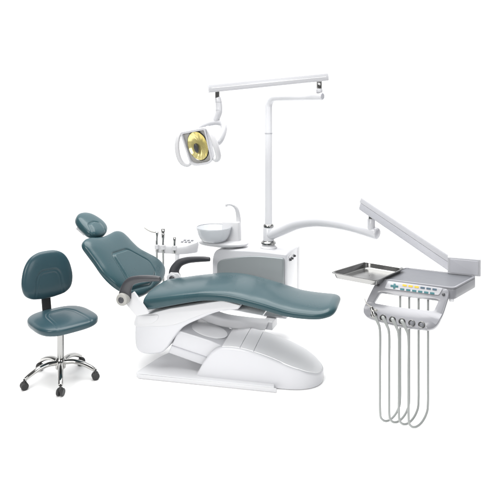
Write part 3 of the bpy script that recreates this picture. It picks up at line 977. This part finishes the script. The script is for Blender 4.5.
# four looped hoses from the sockets down and up to the underside of the table
zb = [0.165, 0.171, 0.173, 0.170]
for i in range(4):
    s = FF.pt(HX[i], HS[i][1], 0.016)
    xa, ya = s.x + 0.024, s.y - 0.036
    top_back = TBL.pt(HX[i] + 0.098, 0.035, -0.055)
    xb_, yb_ = top_back.x, top_back.y
    z = zb[i]
    pts = [s, s + FF.z * 0.014 + V((0.004, 0, -0.004)), V((xa - 0.010, ya + 0.012, s.z - 0.028)), V((xa, ya, s.z - 0.075)), V((xa, ya, 0.50)), V((xa, ya, 0.35)), V((xa, ya, z + 0.10))]
    for k in range(1, 10):
        a = math.pi * k / 10
        t = (1 - math.cos(a)) / 2
        pts.append(V((xa + (xb_ - xa) * t, ya + (yb_ - ya) * t, z + 0.075 * (1 - math.sin(a)))))
    pts += [V((xb_, yb_, z + 0.10)), V((xb_, yb_, 0.35)), V((xb_, yb_, 0.60)), top_back]
    MB().add(*tube(pts, [0.0098, 0.0094, 0.0082, 0.0069] + [0.0063] * (len(pts) - 4), 12, 6)).build('hose', M['hose'], deliv, 60)

# three-way syringe hanging in the first socket
HX0, HY0 = HS[0]
sp0 = FF.pt(HX0, HY0 - 0.016, 0.034)
syr = thing('air_syringe', 'small steel air water syringe in the leftmost socket of the instrument table', 'dental syringe', sp0)
MB().add(*tube([FF.pt(HX0 - 0.014, HY0 - 0.036, 0.043), FF.pt(HX0 - 0.006, HY0 - 0.016, 0.038), FF.pt(HX0 + 0.004, HY0 + 0.012, 0.028)], [0.009, 0.011, 0.009], 16, 6)).build('body', M['chrome'], syr)
MB().add(*tube([FF.pt(HX0 + 0.006, HY0 - 0.022, 0.044), FF.pt(HX0 + 0.020, HY0 - 0.020, 0.050)], 0.006, 12, 1)).build('trigger', M['pivot'], syr)
MB().add(*tube([FF.pt(HX0 - 0.014, HY0 - 0.034, 0.042), FF.pt(HX0 - 0.042, HY0 - 0.050, 0.042), FF.pt(HX0 - 0.056, HY0 - 0.074, 0.044)], [0.003, 0.0028, 0.0022], 10, 6)).build('nozzle', M['pivot'], syr)

# ------------------------------------------------------------------ stainless tray beside the table
tp = [V((0.454, 3.22)), V((0.679, 3.056)), V((0.906, 3.314)), V((0.707, 3.457))]
ctr = sum((q for q in tp), V((0, 0))) / 4
ZT = 0.925
tray_poly = round_poly([(q.x - ctr.x, q.y - ctr.y) for q in tp], 0.035)
ta = by_angle(tray_poly, (0, 0), 200)
tray = thing('instrument_tray', 'empty rectangular stainless steel tray held out beside the instrument table', 'tray', (ctr.x, ctr.y, ZT - 0.035))
TR = Fr((ctr.x, ctr.y, ZT), (1, 0, 0), (0, 1, 0), (0, 0, 1))
prof = [(0.97, -0.003), (1.0, -0.004), (1.012, -0.001), (1.01, 0.002), (0.985, 0.003), (0.955, 0.001), (0.94, -0.004), (0.90, -0.024), (0.885, -0.0285), (0.86, -0.030), (0.6, -0.030), (0.3, -0.030), (0.02, -0.030)]
prof2 = [(0.02, -0.0325), (0.86, -0.0325), (0.89, -0.031), (0.905, -0.027), (0.95, -0.003)]
MB().add(*loft([[TR.pt(x * s, y * s, z) for x, y in ta] for s, z in prof + prof2 + [prof[0]]], False, False)).build('tray_pan', M['steel'], tray, 50)
# arm that carries the tray from under the table
MB().add(*tube([TBL.pt(0.06, 0.15, -0.045), TBL.pt(-0.02, 0.15, -0.048), V((ctr.x + 0.06, ctr.y + 0.02, ZT - 0.046))], 0.011, 14, 8)).build('tray_arm', M['steel'], deliv)
MB().add(*lathe((ctr.x + 0.05, ctr.y + 0.016, ZT - 0.058), (0, 0, 1), [(0.0, 0), (0.045, 0), (0.05, 0.004), (0.05, 0.016), (0.045, 0.0195), (0.0, 0.0195)], 28)).build('tray_support', M['dark'], deliv)

# ------------------------------------------------------------------ the stool
SX0, SY0 = -1.303, 3.90
stool = thing('stool', 'low teal padded stool with a rounded back on a chrome five star base', 'stool', (SX0, SY0, 0))
toward = math.atan2(-SY0, -SX0)
MB().add(*lathe((SX0, SY0, 0.075), (0, 0, 1), [(0.0, 0), (0.026, 0.0), (0.034, 0.008), (0.036, 0.06), (0.030, 0.072), (0.026, 0.078), (0.0, 0.078)], 32)).build('hub', M['chrome'], stool)
MB().add(*lathe((SX0, SY0, 0.15), (0, 0, 1), [(0.0, 0), (0.0235, 0.0), (0.0235, 0.23), (0.0, 0.23)], 32)).build('gas_column', M['steel'], stool)
MB().add(*lathe((SX0, SY0, 0.352), (0, 0, 1), [(0.0, 0), (0.08, 0.0), (0.12, 0.012), (0.12, 0.02), (0.0, 0.02)], 32)).build('seat_mount', M['black'], stool)
for k in range(5):
    a = toward + 2 * math.pi * k / 5
    dv = V((math.cos(a), math.sin(a), 0))
    o = V((SX0, SY0, 0))
    path = [o + dv * 0.025 + V((0, 0, 0.122)), o + dv * 0.085 + V((0, 0, 0.126)), o + dv * 0.148 + V((0, 0, 0.112)), o + dv * 0.200 + V((0, 0, 0.088)), o + dv * 0.234 + V((0, 0, 0.066))]
    leg = MB().add(*tube(path, [0.017, 0.0165, 0.0155, 0.0145, 0.0135], 20, 8, 1.15)).build('leg', M['chrome'], stool)
    cpt = o + dv * 0.240
    rollv = V((math.cos(a + 1.1 + k * 0.9), math.sin(a + 1.1 + k * 0.9), 0))
    cs = MB()
    for s in (-1, 1):
        cs.add(*lathe(cpt + rollv * (s * 0.0135) + V((0, 0, 0.0255)), rollv, [(0.0, -0.009), (0.021, -0.009), (0.025, -0.005), (0.025, 0.005), (0.021, 0.009), (0.0, 0.009)], 24))
    cs.add(*lathe(cpt + V((0, 0, 0.03)), (0, 0, 1), [(0.016, 0), (0.018, 0.012), (0.013, 0.024), (0.007, 0.028), (0.007, 0.040)], 16))
    cs.build('caster', M['black'], stool)

rot = 42
sf = yaw_frame((SX0 - 0.005, SY0, 0.415), 0)
ca, sa = math.cos(math.radians(rot)), math.sin(math.radians(rot))
fwd, rgt = V((sa, -ca, 0)), V((ca, sa, 0))
FST = Fr((SX0 + 0.014, SY0 - 0.005, 0.415), rgt, -fwd, (0, 0, 1))
so = []
for t in np.linspace(0, 2 * math.pi, 90)[:-1]:
    n_ = 3.3
    x = 0.212 * math.copysign(abs(math.cos(t)) ** (2 / n_), math.cos(t))
    y = 0.215 * math.copysign(abs(math.sin(t)) ** (2 / n_), math.sin(t))
    if y > 0:
        x *= 1 - 0.10 * (y / 0.215) ** 2
    so.append((x, y))
span = round_poly([(-0.125, -0.32), (0.125, -0.32), (0.10, 0.03), (0.065, 0.10), (-0.065, 0.10), (-0.10, 0.03)], 0.03)
MB().add(*polar_pad(FST, so, 0.040, 0.050, 3.0, panel_relief(span, -0.004, 0.004, 0.008), 220, 64, (0, 0), 0.003)).build('seat', M['leather2'], stool, 80)
bc = V((SX0, SY0, 0)) + V((-0.150, 0.165, 0.678))
bu = (V((0, 0, 1)) - fwd * 0.12).normalized()
FSB = Fr(bc, rgt, bu, rgt.cross(bu))
if FSB.z.dot(fwd) < 0:
    FSB = Fr(bc, rgt, bu, -FSB.z)
bh = [(0.0, 0.166), (0.065, 0.160), (0.122, 0.130), (0.160, 0.075), (0.180, 0.005), (0.184, -0.060), (0.166, -0.118), (0.118, -0.152), (0.05, -0.164), (0.0, -0.166)]
bo_ = [tuple(q) for q in catmull(bh + [(-x, y) for x, y in bh[-2:0:-1]], 5, True)]
bpan = round_poly([(-0.115, -0.30), (0.115, -0.30), (0.085, -0.01), (0.055, 0.03), (-0.055, 0.03), (-0.085, -0.01)], 0.03)
MB().add(*polar_pad(FSB, bo_, 0.040, 0.034, 2.9, panel_relief(bpan, -0.005, 0.004, 0.009), 220, 64, (0, 0), 0.006)).build('backrest', M['leather2'], stool, 80)
bpath = [FSB.pt(0, 0.02, -0.036), FSB.pt(0, -0.08, -0.042), FSB.pt(0, -0.16, -0.046), V((SX0, SY0, 0.41)) - fwd * 0.232, V((SX0, SY0, 0.378)) - fwd * 0.222, V((SX0, SY0, 0.362)) - fwd * 0.19, V((SX0, SY0, 0.360)) - fwd * 0.05]
MB().add(*strap(bpath, rgt, 0.066, 0.014)).build('back_stem', M['black'], stool)
